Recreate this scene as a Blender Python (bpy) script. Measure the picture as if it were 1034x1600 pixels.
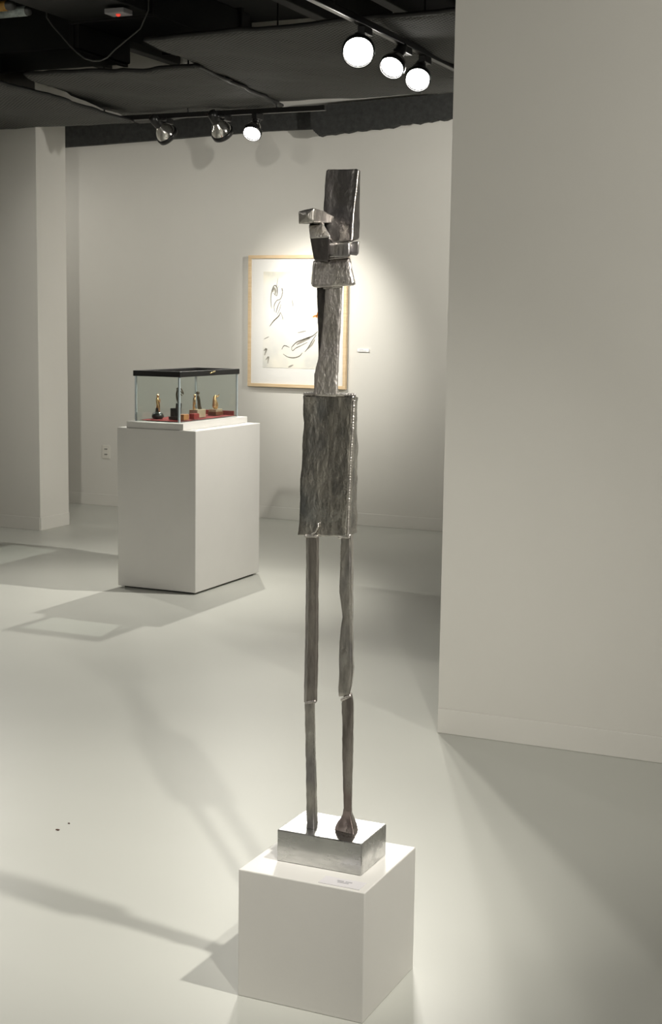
import bpy, bmesh, math, random
from mathutils import Vector, Matrix, noise

for o in list(bpy.data.objects):
    bpy.data.objects.remove(o, do_unlink=True)
random.seed(4)
scene = bpy.context.scene
C = scene.collection

# ---------------------------------------------------------------- camera
cam_d = bpy.data.cameras.new('camera')
cam = bpy.data.objects.new('camera', cam_d)
C.objects.link(cam)
FW = Vector((-0.40634065, 0.90417259, -0.1317543))
RT = Vector((0.91124987, 0.4116055, 0.01430349))
UP = Vector((-0.06716362, 0.114249, 0.9911792))
M = Matrix((RT, UP, -FW)).transposed().to_4x4()
M.translation = Vector((0, 0, 1.62))
cam.matrix_world = M
cam_d.sensor_fit = 'VERTICAL'
cam_d.sensor_height = 36.0
cam_d.lens = 2250.22 / 1600 * 36.0
cam_d.clip_start = 0.05
scene.camera = cam

# ---------------------------------------------------------------- world, exposure
w = bpy.data.worlds.new('world')
scene.world = w
w.use_nodes = True
w.node_tree.nodes['Background'].inputs[0].default_value = (0.9, 0.95, 1.0, 1)
w.node_tree.nodes['Background'].inputs[1].default_value = 0.05
vs = scene.view_settings
vs.view_transform = 'Standard'
vs.look = 'None'
vs.exposure = 0.0
vs.gamma = 1.0
vs.use_curve_mapping = False

# track lamps, real and added: (name label, bulb position, aim point, watts, spot angle, blend, bulb diameter, mount height)
WARM = (1.0, 0.965, 0.885)

# ---------------------------------------------------------------- materials
def nodes_of(name):
    m = bpy.data.materials.new(name)
    m.use_nodes = True
    nt = m.node_tree
    return m, nt, nt.nodes['Principled BSDF']

def mat(name, col, rough=0.6, metal=0.0, spec=0.5, var=0.0, vscale=8.0, bump=0.0, bscale=60.0, col2=None, stretch=(1, 1, 1), rvar=0.0, detail=6):
    m, nt, b = nodes_of(name)
    L = nt.links
    b.inputs['Base Color'].default_value = (*col, 1)
    b.inputs['Roughness'].default_value = rough
    b.inputs['Metallic'].default_value = metal
    b.inputs['Specular IOR Level'].default_value = spec
    tc = nt.nodes.new('ShaderNodeTexCoord')
    mp = nt.nodes.new('ShaderNodeMapping')
    mp.inputs['Scale'].default_value = stretch
    L.new(tc.outputs['Object'], mp.inputs['Vector'])
    if var or col2:
        n = nt.nodes.new('ShaderNodeTexNoise')
        n.inputs['Scale'].default_value = vscale
        n.inputs['Detail'].default_value = detail
        n.inputs['Roughness'].default_value = 0.62
        L.new(mp.outputs[0], n.inputs['Vector'])
        r = nt.nodes.new('ShaderNodeValToRGB')
        r.color_ramp.elements[0].position = 0.33
        r.color_ramp.elements[1].position = 0.67
        c2 = col2 if col2 else tuple(c * (1 - var) for c in col)
        r.color_ramp.elements[0].color = (*c2, 1)
        r.color_ramp.elements[1].color = (*col, 1)
        L.new(n.outputs['Fac'], r.inputs['Fac'])
        L.new(r.outputs['Color'], b.inputs['Base Color'])
        if rvar:
            mr = nt.nodes.new('ShaderNodeMapRange')
            mr.inputs['From Min'].default_value = 0.3
            mr.inputs['From Max'].default_value = 0.7
            mr.inputs['To Min'].default_value = max(0.02, rough - rvar)
            mr.inputs['To Max'].default_value = rough + rvar
            L.new(n.outputs['Fac'], mr.inputs['Value'])
            L.new(mr.outputs[0], b.inputs['Roughness'])
    if bump:
        n2 = nt.nodes.new('ShaderNodeTexNoise')
        n2.inputs['Scale'].default_value = bscale
        n2.inputs['Detail'].default_value = 4
        L.new(mp.outputs[0], n2.inputs['Vector'])
        bp = nt.nodes.new('ShaderNodeBump')
        bp.inputs['Strength'].default_value = bump
        bp.inputs['Distance'].default_value = 0.01
        L.new(n2.outputs['Fac'], bp.inputs['Height'])
        L.new(bp.outputs['Normal'], b.inputs['Normal'])
    return m

M_WALL = mat('wall_paint', (0.66, 0.645, 0.60), 0.7, var=0.03, vscale=1.5, bump=0.03, bscale=180)
M_TRIM = mat('baseboard_vinyl', (0.68, 0.665, 0.62), 0.45, var=0.03, vscale=3)
M_PED = mat('pedestal_paint', (0.72, 0.705, 0.67), 0.42, var=0.03, vscale=4, bump=0.02, bscale=120)
M_FLOOR = mat('polished_floor', (0.555, 0.56, 0.515), 0.36, var=0.035, vscale=0.9, spec=0.20, detail=2)
M_BLACK = mat('black_paint', (0.018, 0.018, 0.018), 0.55, var=0.3, vscale=5)
M_BLACKGLOSS = mat('black_plastic', (0.012, 0.012, 0.012), 0.35, var=0.2, vscale=20)
M_CEIL = mat('ceiling_black', (0.008, 0.008, 0.008), 0.9, var=0.5, vscale=2)
M_JOIST = mat('joist_black', (0.022, 0.022, 0.021), 0.7, var=0.4, vscale=4)
M_DUCT = mat('duct_black', (0.007, 0.007, 0.007), 0.6, var=0.3, vscale=3)
M_PIPE = mat('pipe_dark', (0.07, 0.07, 0.068), 0.45, var=0.4, vscale=6)
M_VAL = mat('valance_cloth', (0.045, 0.046, 0.044), 0.95, var=0.4, vscale=30, bump=0.4, bscale=120)
M_CHROME = mat('bulb_silver', (0.85, 0.83, 0.80), 0.12, metal=1.0, var=0.1, vscale=30)
M_WOOD = mat('maple_frame', (0.72, 0.56, 0.36), 0.45, col2=(0.60, 0.44, 0.26), vscale=6, stretch=(1, 1, 14))
M_MATBOARD = mat('mat_board', (0.86, 0.85, 0.82), 0.8, var=0.02, vscale=60)
M_CARD = mat('label_card', (0.82, 0.81, 0.80), 0.6, var=0.03, vscale=40)
M_CARDLILAC = mat('label_lilac', (0.69, 0.67, 0.685), 0.5, var=0.03, vscale=40)
M_CARDGREY = mat('label_grey_print', (0.42, 0.41, 0.43), 0.7, var=0.1, vscale=90)
M_INK = mat('pencil_grey', (0.15, 0.135, 0.105), 0.9, var=0.35, vscale=50)
M_INKSOFT = mat('pencil_pale', (0.40, 0.38, 0.33), 0.9, var=0.2, vscale=50)
M_ORANGE = mat('orange_paint', (0.75, 0.22, 0.05), 0.8, col2=(0.85, 0.45, 0.12), vscale=40)
M_OUTLET = mat('outlet_plastic', (0.70, 0.68, 0.62), 0.35, var=0.02, vscale=30)
M_SLOT = mat('slot_dark', (0.03, 0.03, 0.03), 0.6, var=0.1, vscale=30)
M_VELVET = mat('red_velvet', (0.34, 0.035, 0.03), 0.85, col2=(0.18, 0.012, 0.014), vscale=18, bump=0.3, bscale=60)
M_GOLD = mat('gilt_bronze', (0.95, 0.68, 0.36), 0.40, metal=1.0, col2=(0.62, 0.38, 0.17), vscale=60, bump=0.4, bscale=120)
M_BRONZE = mat('dark_bronze', (0.14, 0.11, 0.07), 0.35, metal=0.8, var=0.4, vscale=60)
M_GREENSTONE = mat('green_black_stone', (0.045, 0.055, 0.05), 0.35, var=0.5, vscale=60)
M_DARKSTONE = mat('dark_stone', (0.04, 0.038, 0.036), 0.4, var=0.4, vscale=50)
M_MARBLE = mat('beige_marble', (0.56, 0.48, 0.34), 0.35, col2=(0.40, 0.32, 0.21), vscale=45)
M_WALNUT = mat('brown_wood', (0.25, 0.10, 0.04), 0.45, col2=(0.14, 0.05, 0.02), vscale=30, stretch=(1, 6, 6))
M_TANWOOD = mat('tan_wood', (0.50, 0.24, 0.09), 0.5, col2=(0.36, 0.15, 0.05), vscale=30, stretch=(1, 6, 6))
M_BRASS = mat('brass_catch', (0.75, 0.60, 0.30), 0.25, metal=1.0, var=0.1, vscale=50)
M_CABLE = mat('cable_grey', (0.10, 0.10, 0.095), 0.5, var=0.2, vscale=30)
M_LBL_W = mat('pipe_label_white', (0.42, 0.47, 0.45), 0.7, col2=(0.22, 0.25, 0.24), vscale=45, stretch=(1, 1, 1))
M_LBL_O = mat('pipe_label_orange', (0.45, 0.26, 0.06), 0.7, col2=(0.28, 0.13, 0.02), vscale=45)
M_SPECK = mat('leaf_speck', (0.08, 0.03, 0.015), 0.8, var=0.2, vscale=100)

def metal_mat(name, light, dark, tint, rough, streak=(1, 1, 1), sc=14.0, bump=0.25):
    """forged / ground steel: cloudy patina, heat tint and directional grinding marks"""
    m, nt, b = nodes_of(name)
    L = nt.links
    N = nt.nodes
    b.inputs['Metallic'].default_value = 1.0
    tc = N.new('ShaderNodeTexCoord')
    mp = N.new('ShaderNodeMapping')
    mp.inputs['Scale'].default_value = streak
    L.new(tc.outputs['Object'], mp.inputs['Vector'])
    n1 = N.new('ShaderNodeTexNoise')
    n1.inputs['Scale'].default_value = sc
    n1.inputs['Detail'].default_value = 5
    n1.inputs['Roughness'].default_value = 0.6
    L.new(mp.outputs[0], n1.inputs['Vector'])
    r1 = N.new('ShaderNodeValToRGB')
    r1.color_ramp.elements[0].position = 0.36
    r1.color_ramp.elements[1].position = 0.62
    r1.color_ramp.elements[0].color = (*dark, 1)
    r1.color_ramp.elements[1].color = (*light, 1)
    L.new(n1.outputs['Fac'], r1.inputs['Fac'])
    n2 = N.new('ShaderNodeTexNoise')
    n2.inputs['Scale'].default_value = 7.0
    n2.inputs['Detail'].default_value = 2
    L.new(tc.outputs['Object'], n2.inputs['Vector'])
    r2 = N.new('ShaderNodeValToRGB')
    r2.color_ramp.elements[0].position = 0.52
    r2.color_ramp.elements[1].position = 0.72
    r2.color_ramp.elements[0].color = (0, 0, 0, 1)
    r2.color_ramp.elements[1].color = (0.65, 0.65, 0.65, 1)
    L.new(n2.outputs['Fac'], r2.inputs['Fac'])
    mx = N.new('ShaderNodeMixRGB')
    L.new(r2.outputs['Color'], mx.inputs['Fac'])
    L.new(r1.outputs['Color'], mx.inputs['Color1'])
    mx.inputs['Color2'].default_value = (*tint, 1)
    L.new(mx.outputs['Color'], b.inputs['Base Color'])
    mr = N.new('ShaderNodeMapRange')
    mr.inputs['From Min'].default_value = 0.35
    mr.inputs['From Max'].default_value = 0.65
    mr.inputs['To Min'].default_value = rough + 0.13
    mr.inputs['To Max'].default_value = max(rough - 0.06, 0.05)
    L.new(n1.outputs['Fac'], mr.inputs['Value'])
    L.new(mr.outputs[0], b.inputs['Roughness'])
    n3 = N.new('ShaderNodeTexNoise')
    n3.inputs['Scale'].default_value = sc * 3.2
    n3.inputs['Detail'].default_value = 3
    L.new(mp.outputs[0], n3.inputs['Vector'])
    bp = N.new('ShaderNodeBump')
    bp.inputs['Strength'].default_value = bump
    bp.inputs['Distance'].default_value = 0.004
    L.new(n3.outputs['Fac'], bp.inputs['Height'])
    L.new(bp.outputs['Normal'], b.inputs['Normal'])
    return m

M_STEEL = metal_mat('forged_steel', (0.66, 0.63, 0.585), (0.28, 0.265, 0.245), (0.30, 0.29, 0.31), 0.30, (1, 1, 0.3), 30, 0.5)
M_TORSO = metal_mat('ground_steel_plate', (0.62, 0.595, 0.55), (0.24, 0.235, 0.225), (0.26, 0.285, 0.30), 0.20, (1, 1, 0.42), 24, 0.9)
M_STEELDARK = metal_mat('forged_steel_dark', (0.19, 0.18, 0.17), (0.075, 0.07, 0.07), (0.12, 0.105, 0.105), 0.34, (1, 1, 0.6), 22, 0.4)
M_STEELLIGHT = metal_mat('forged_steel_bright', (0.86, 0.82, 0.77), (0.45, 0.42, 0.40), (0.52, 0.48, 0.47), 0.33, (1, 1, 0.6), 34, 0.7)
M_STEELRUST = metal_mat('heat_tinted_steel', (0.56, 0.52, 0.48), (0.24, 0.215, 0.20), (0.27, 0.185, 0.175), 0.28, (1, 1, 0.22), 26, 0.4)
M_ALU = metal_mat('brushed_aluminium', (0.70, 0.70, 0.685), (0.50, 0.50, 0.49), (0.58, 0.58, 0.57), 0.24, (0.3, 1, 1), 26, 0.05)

def net_mat():
    m, nt, b = nodes_of('woven_black_net')
    N, L = nt.nodes, nt.links
    tc = N.new('ShaderNodeTexCoord')
    mp = N.new('ShaderNodeMapping')
    mp.inputs['Rotation'].default_value = (0, 0, math.radians(38))
    L.new(tc.outputs['Object'], mp.inputs['Vector'])
    ws = []
    for d in ('X', 'Y'):
        wv = N.new('ShaderNodeTexWave')
        wv.wave_type = 'BANDS'
        wv.bands_direction = d
        wv.inputs['Scale'].default_value = 14.0
        wv.inputs['Distortion'].default_value = 0.6
        wv.inputs['Detail'].default_value = 1
        L.new(mp.outputs[0], wv.inputs['Vector'])
        ws.append(wv)
    mn = N.new('ShaderNodeMath')
    mn.operation = 'MAXIMUM'
    L.new(ws[0].outputs['Fac'], mn.inputs[0])
    L.new(ws[1].outputs['Fac'], mn.inputs[1])
    rp = N.new('ShaderNodeValToRGB')
    rp.color_ramp.elements[0].position = 0.35
    rp.color_ramp.elements[1].position = 0.95
    rp.color_ramp.elements[0].color = (0.02, 0.02, 0.019, 1)
    rp.color_ramp.elements[1].color = (0.105, 0.105, 0.097, 1)
    L.new(mn.outputs[0], rp.inputs['Fac'])
    L.new(rp.outputs['Color'], b.inputs['Base Color'])
    b.inputs['Roughness'].default_value = 0.8
    bp = N.new('ShaderNodeBump')
    bp.inputs['Strength'].default_value = 0.5
    bp.inputs['Distance'].default_value = 0.01
    L.new(mn.outputs[0], bp.inputs['Height'])
    L.new(bp.outputs['Normal'], b.inputs['Normal'])
    return m
M_NET = net_mat()

def emit_mat(name, col, strength):
    m, nt, b = nodes_of(name)
    b.inputs['Base Color'].default_value = (*col, 1)
    b.inputs['Emission Color'].default_value = (*col, 1)
    b.inputs['Emission Strength'].default_value = strength
    return m
M_LENS = emit_mat('lamp_lens', (1.0, 0.97, 0.90), 30.0)
M_LED = emit_mat('red_led', (1.0, 0.08, 0.05), 0.6)

def glass_mat(name, tint):
    m, nt, b = nodes_of(name)
    N, L = nt.nodes, nt.links
    out = N['Material Output']
    tr = N.new('ShaderNodeBsdfTransparent')
    tr.inputs['Color'].default_value = (*tint, 1)
    gl = N.new('ShaderNodeBsdfGlossy')
    gl.inputs['Roughness'].default_value = 0.02
    lw = N.new('ShaderNodeLayerWeight')
    lw.inputs['Blend'].default_value = 0.5
    pw = N.new('ShaderNodeMath'); pw.operation = 'POWER'; pw.inputs[1].default_value = 5.0
    L.new(lw.outputs['Facing'], pw.inputs[0])
    fr = N.new('ShaderNodeMath'); fr.operation = 'MULTIPLY_ADD'; fr.inputs[1].default_value = 0.9; fr.inputs[2].default_value = 0.035
    L.new(pw.outputs[0], fr.inputs[0])
    mx = N.new('ShaderNodeMixShader')
    L.new(fr.outputs[0], mx.inputs['Fac'])
    L.new(tr.outputs[0], mx.inputs[1])
    L.new(gl.outputs[0], mx.inputs[2])
    L.new(mx.outputs[0], out.inputs['Surface'])
    return m
M_GLASS = glass_mat('tank_glass', (0.955, 0.975, 0.965))
M_PICGLASS = glass_mat('picture_glass', (0.995, 0.995, 0.995))
M_SEAM = mat('silicone_seam', (0.46, 0.53, 0.55), 0.25, var=0.1, vscale=30)

# ---------------------------------------------------------------- mesh helpers
def link(name, bm, m, parent=None, smooth=False, bevel=0.0, seg=2):
    bmesh.ops.recalc_face_normals(bm, faces=bm.faces[:])
    me = bpy.data.meshes.new(name)
    bm.to_mesh(me)
    bm.free()
    if m:
        me.materials.append(m)
    o = bpy.data.objects.new(name, me)
    C.objects.link(o)
    if smooth:
        for p in me.polygons:
            p.use_smooth = True
    if bevel:
        md = o.modifiers.new('bevel', 'BEVEL')
        md.width = bevel
        md.segments = seg
        md.limit_method = 'ANGLE'
    if parent is not None:
        o.parent = parent
    return o

def tag(o, label=None, cat=None, group=None, kind=None):
    if label: o['label'] = label
    if cat: o['category'] = cat
    if group: o['group'] = group
    if kind: o['kind'] = kind
    return o

def empty(name, loc):
    o = bpy.data.objects.new(name, None)
    o.empty_display_size = 0.1
    o.location = loc
    C.objects.link(o)
    return o

def box(bm, x0, x1, y0, y1, z0, z1):
    v = [bm.verts.new(c) for c in ((x0, y0, z0), (x1, y0, z0), (x1, y1, z0), (x0, y1, z0),
                                   (x0, y0, z1), (x1, y0, z1), (x1, y1, z1), (x0, y1, z1))]
    for f in ((0, 3, 2, 1), (4, 5, 6, 7), (0, 1, 5, 4), (1, 2, 6, 5), (2, 3, 7, 6), (3, 0, 4, 7)):
        bm.faces.new([v[i] for i in f])
    return bm

def B(*a):
    return box(bmesh.new(), *a)

def tube(bm, pts, radii, seg=8, cap=True):
    pts = [Vector(p) for p in pts]
    if not hasattr(radii, '__len__'):
        radii = [radii] * len(pts)
    rings = []
    ref = None
    for i, p in enumerate(pts):
        t = (pts[min(i + 1, len(pts) - 1)] - pts[max(i - 1, 0)]).normalized()
        if ref is None:
            ref = t.orthogonal().normalized()
        a = (ref - t * ref.dot(t)).normalized()
        ref = a
        b = t.cross(a)
        rings.append([bm.verts.new(p + (a * math.cos(k * 2 * math.pi / seg) + b * math.sin(k * 2 * math.pi / seg)) * radii[i]) for k in range(seg)])
    for r0, r1 in zip(rings, rings[1:]):
        for k in range(seg):
            bm.faces.new((r0[k], r0[(k + 1) % seg], r1[(k + 1) % seg], r1[k]))
    if cap:
        bm.faces.new(rings[0][::-1])
        bm.faces.new(rings[-1])
    return bm

def lathe(bm, prof, seg=24, closed_ends=True):
    """profile of (radius, z) about the Z axis"""
    rings = []
    for r, z in prof:
        rings.append([bm.verts.new((r * math.cos(k * 2 * math.pi / seg), r * math.sin(k * 2 * math.pi / seg), z)) for k in range(seg)])
    for r0, r1 in zip(rings, rings[1:]):
        for k in range(seg):
            bm.faces.new((r0[k], r0[(k + 1) % seg], r1[(k + 1) % seg], r1[k]))
    if closed_ends:
        bm.faces.new(rings[0][::-1])
        bm.faces.new(rings[-1])
    return bm

# ---------------------------------------------------------------- the setting
CEIL = 3.95
tag(link('floor', B(-9.2, 3.7, -3.6, 10.7, -0.10, 0.0), M_FLOOR), kind='structure')
tag(link('ceiling', B(-9.2, 3.7, -3.6, 10.7, CEIL, CEIL + 0.1), M_CEIL), kind='structure')
tag(link('wall_back', B(-9.2, 3.7, 10.5, 10.7, 0.0, CEIL), M_WALL), kind='structure')
tag(link('wall_left', B(-9.0, -6.475, 9.007, 9.384, 0.0, CEIL), M_WALL), kind='structure')
tag(link('wall_right', B(-1.886, 3.5, 5.263, 5.44, 0.0, CEIL), M_WALL), kind='structure')
tag(link('wall_far_left', B(-9.2, -9.0, -3.6, 10.5, 0.0, CEIL), M_WALL), kind='structure')
tag(link('wall_front', B(-9.0, 3.5, -3.6, -3.4, 0.0, CEIL), M_WALL), kind='structure')
tag(link('wall_far_right', B(3.5, 3.7, -3.6, 10.5, 0.0, CEIL), M_WALL), kind='structure')
def baseboard(name, x0, x1, y0, y1, h=0.10):
    bm = B(x0, x1, y0, y1, 0.0, h)
    tag(link(name, bm, M_TRIM, bevel=0.003), kind='structure')
baseboard('baseboard_back', -9.0, 3.5, 10.493, 10.5)
baseboard('baseboard_right', -1.886, 3.5, 5.256, 5.263)
baseboard('baseboard_left', -9.0, -6.475, 9.000, 9.007)
baseboard('baseboard_left_end', -6.475, -6.468, 9.007, 9.384)

# ---------------------------------------------------------------- ceiling services
for i, x in enumerate((-8.1, -7.45, -6.8, -6.15, -5.5, -4.3, -3.7, -3.1, -2.5)):
    j = link('ceiling_joist', B(x - 0.045, x + 0.045, 5.0, 10.48, 3.66, CEIL), M_JOIST, bevel=0.006)
    words = ['first', 'second', 'third', 'fourth', 'fifth', 'sixth', 'seventh', 'eighth', 'ninth'][i]
    tag(j, 'black ceiling joist, %s from the left, above the nets' % words, 'joist', 'black ceiling joists')

d = empty('air_duct', (-4.9, 7.4, 3.4))
def child(o, parent):
    """re-parent a mesh built in world coordinates under an empty"""
    o.parent = parent
    o.location = Vector(o.location) - parent.location
    return o
child(link('duct_body', B(-5.2, -4.62, 5.6, 8.85, 3.40, 3.64), M_DUCT, bevel=0.01), d)
for y in (6.3, 7.6, 8.7):
    child(link('duct_flange', B(-5.215, -4.605, y, y + 0.03, 3.385, 3.655), M_DUCT, bevel=0.003), d)
tag(d, 'black rectangular air duct running back beneath the joists', 'duct')

d2 = empty('air_duct', (-6.9, 8.2, 3.3))
child(link('duct_body', B(-8.95, -5.24, 7.75, 8.35, 3.27, 3.62), M_DUCT, bevel=0.01), d2)
for x in (-8.0, -6.6, -5.3):
    child(link('duct_flange', B(x, x + 0.03, 7.735, 8.365, 3.255, 3.635), M_DUCT, bevel=0.003), d2)
tag(d2, 'wide black air duct running crosswise above the left net', 'duct')

p1 = empty('service_pipe', (-6.4, 7.26, 3.4))
child(link('pipe', tube(bmesh.new(), [(-8.9, 7.26, 3.4), (-5.25, 7.26, 3.4)], 0.028, 12), M_PIPE, smooth=True), p1)
child(link('pipe_label', tube(bmesh.new(), [(-5.49, 7.26, 3.4), (-5.27, 7.26, 3.4)], 0.0295, 12), M_LBL_W, smooth=True), p1)
tag(p1, 'dark pipe with a pale printed label under the ceiling', 'pipe')
p2 = empty('service_pipe', (-6.4, 7.10, 3.4))
child(link('pipe', tube(bmesh.new(), [(-8.9, 7.10, 3.4), (-5.25, 7.10, 3.4)], 0.028, 12), M_PIPE, smooth=True), p2)
child(link('pipe_label', tube(bmesh.new(), [(-5.62, 7.10, 3.4), (-5.29, 7.10, 3.4)], 0.0295, 12), M_LBL_O, smooth=True), p2)
tag(p2, 'dark pipe with an orange label under the ceiling', 'pipe')

cab = tube(bmesh.new(), [(-5.30, 7.5, 3.66), (-5.30, 7.5, 3.41), (-5.26, 7.5, 3.36), (-5.199, 7.5, 3.30), (-5.14, 7.5, 3.24), (-5.085, 7.5, 3.192), (-5.03, 7.5, 3.155),
                         (-4.972, 7.5, 3.138), (-4.92, 7.5, 3.135), (-4.87, 7.5, 3.150), (-4.82, 7.5, 3.19), (-4.74, 7.5, 3.24), (-4.64, 7.5, 3.30), (-4.585, 7.5, 3.40), (-4.58, 7.5, 3.66)], 0.005, 6)
tag(link('hanging_cable', cab, M_CABLE, smooth=True), 'thin grey cable looping down below the duct', 'cable')

e = empty('alarm_box', (-4.70, 7.35, 3.385))
child(link('housing', B(-4.76, -4.63, 7.30, 7.40, 3.355, 3.384), M_CARDGREY, bevel=0.004), e)
child(link('indicator_light', lathe(bmesh.new(), [(0.004, 3.342), (0.012, 3.346), (0.014, 3.356)], 12), M_LED), e)
e.children[-1].location = Vector((-4.69, 7.34, 0)) - e.location
tag(e, 'small grey box with red indicator light under the duct', 'alarm')

def net(name, c, sag, label, zoff=(0, 0, 0, 0), seed=0.0, nx=36, ny=30):
    """c: four plan corners near-left, near-right, far-right, far-left with height"""
    bm = bmesh.new()
    c = [Vector(k) for k in c]
    g = []
    for j in range(ny + 1):
        row = []
        for i in range(nx + 1):
            u, v = i / nx, j / ny
            p = (c[0] * (1 - u) + c[1] * u) * (1 - v) + (c[3] * (1 - u) + c[2] * u) * v
            z = p.z - sag * math.sin(math.pi * u) * math.sin(math.pi * v)
            z += 0.018 * noise.noise(Vector((p.x * 2.2 + seed, p.y * 2.2, 0))) + 0.006 * noise.noise(Vector((p.x * 9, p.y * 9, seed)))
            ex = 0.02 * noise.noise(Vector((u * 9, v * 9, seed + 5)))
            row.append(bm.verts.new((p.x + ex, p.y + ex, z)))
        g.append(row)
    for j in range(ny):
        for i in range(nx):
            bm.faces.new((g[j][i], g[j][i + 1], g[j + 1][i + 1], g[j + 1][i]))
    o = link(name, bm, None, smooth=True)
    o.data.materials.append(M_NET)
    s = o.modifiers.new('thick', 'SOLIDIFY')
    s.thickness = 0.012
    hem = bmesh.new()
    edge = [v for v in g_edge(o, nx, ny)]
    tube(hem, edge, 0.013, 6)
    link('hem_rope', hem, M_BLACK, o, smooth=True)
    tag(o, label, 'net', 'woven nets slung under the ceiling')
    return o
def g_edge(o, nx, ny):
    V = [v.co.copy() for v in o.data.vertices]
    W_ = nx + 1
    ids = [i for i in range(W_)] + [j * W_ + nx for j in range(1, ny + 1)] + [ny * W_ + i for i in range(nx - 1, -1, -1)] + [j * W_ for j in range(ny - 1, -1, -1)]
    return [V[k] for k in ids]

net('ceiling_net', ((-5.55, 7.62, 3.11), (-4.36, 7.66, 3.10), (-4.56, 9.22, 3.10), (-6.02, 9.72, 3.11)), 0.02,
    'dark woven net slung over the glass case and the dim track lamps', seed=1.0)
net('ceiling_net', ((-4.30, 7.0, 3.13), (-2.0, 6.9, 3.14), (-2.0, 8.95, 3.09), (-4.55, 9.14, 3.12)), 0.03,
    'dark woven net slung behind the three bright lamps', seed=7.0)
net('ceiling_net', ((-8.9, 7.2, 3.03), (-5.72, 7.3, 3.08), (-5.62, 8.98, 3.00), (-8.9, 8.95, 3.02)), 0.015,
    'dark woven net hanging in front of the white column', seed=13.0)

def valance(name, prof, y, th, label, bumpy):
    bm = bmesh.new()
    n = 80
    rows = []
    for i in range(n + 1):
        t = i / n * (len(prof) - 1)
        k = min(int(t), len(prof) - 2)
        f = t - k
        x, zb, zt = [prof[k][q] * (1 - f) + prof[k + 1][q] * f for q in range(3)]
        zb += bumpy * (0.005 * math.sin(i * 1.9) + 0.014 * noise.noise(Vector((x * 6, 0, 0))))
        yy = y + 0.012 * noise.noise(Vector((x * 4, 3, 0)))
        rows.append([bm.verts.new(q) for q in ((x, yy, zb), (x, yy - 0.008, (zb + zt) / 2), (x, yy, zt), (x, yy + th, zt), (x, yy + th, zb))])
    for a, b in zip(rows, rows[1:]):
        for q in range(5):
            bm.faces.new((a[q], a[(q + 1) % 5], b[(q + 1) % 5], b[q]))
    bm.faces.new(rows[0])
    bm.faces.new(rows[-1][::-1])
    o = link(name, bm, M_VAL)
    tag(o, label, 'valance')
    return o
valance('cloth_valance', [(-9.0, 3.0, 3.20), (-7.24, 3.04, 3.22), (-6.2, 3.07, 3.23), (-5.3, 3.10, 3.235), (-4.75, 3.10, 3.24)], 10.42, 0.06,
        'long smooth black valance along the top of the back wall', 0.0)
valance('cloth_valance', [(-4.86, 3.09, 3.25), (-4.79, 3.035, 3.26), (-4.2, 3.075, 3.28), (-3.7, 3.12, 3.30), (-2.0, 3.20, 3.34), (3.4, 3.20, 3.34)], 10.33, 0.07,
        'ragged dark netting bundle along the back wall, right of the lamps', 1.0)

# ---------------------------------------------------------------- track lamps
def track(name, a, b, label):
    bm = bmesh.new()
    x0, x1 = sorted((a[0], b[0])); y0, y1 = sorted((a[1], b[1]))
    box(bm, x0 - 0.018, x1 + 0.018, y0 - 0.018, y1 + 0.018, a[2], a[2] + 0.035)
    o = empty(name, ((x0 + x1) / 2, (y0 + y1) / 2, a[2]))
    child(link('rail', bm, M_BLACKGLOSS, bevel=0.004), o)
    n = 3
    for k in range(n):
        t = (k + 0.5) / n
        x, y = a[0] + (b[0] - a[0]) * t, a[1] + (b[1] - a[1]) * t
        child(link('hanger_rod', tube(bmesh.new(), [(x, y, a[2] + 0.03), (x, y, CEIL)], 0.006, 6), M_BLACK), o)
    tag(o, label, 'lighting track', 'black lighting tracks')
TF, TB = 3.06, 3.03
track('lighting_track', (-2.9, 4.6, TF), (-2.9, 8.2, TF), 'black lighting track carrying the three bright lamps')
track('lighting_track', (-6.3, 9.12, TB), (-4.2, 9.12, TB), 'black lighting track carrying the lamps before the back wall')
track('lighting_track', (-3.7, 3.4, TF), (-3.7, 4.9, TF), 'added black lighting track before the nets')  # added to carry the unseen lamp for the back wall's left part
track('lighting_track', (-1.25, 7.4, TF), (-1.25, 9.0, TF), 'added black lighting track behind the large right wall')  # added, out of view, for the lamp washing the back wall
track('lighting_track', (2.45, 1.0, TF), (2.45, 3.2, TF), 'added black lighting track before the large right wall')  # added outside the frame for the right wall's wash lamp
track('lighting_track', (-8.6, 9.55, 2.95), (-7.4, 9.55, 2.95), 'added black lighting track in the recess behind the white column')  # added, hidden by the column, for the recess fill lamp
track('lighting_track', (-2.48, 7.7, TF), (-2.48, 9.0, TF), 'added black lighting track hidden behind the right wall edge')  # added for the unseen lamp over the glass case
track('lighting_track', (-0.1, 0.4, TF), (-0.1, 3.6, TF), 'black lighting track near the sculpture')
track('lighting_track', (-6.85, 8.45, 2.90), (-6.85, 8.9, 2.90), 'black lighting track in front of the white column')

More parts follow.
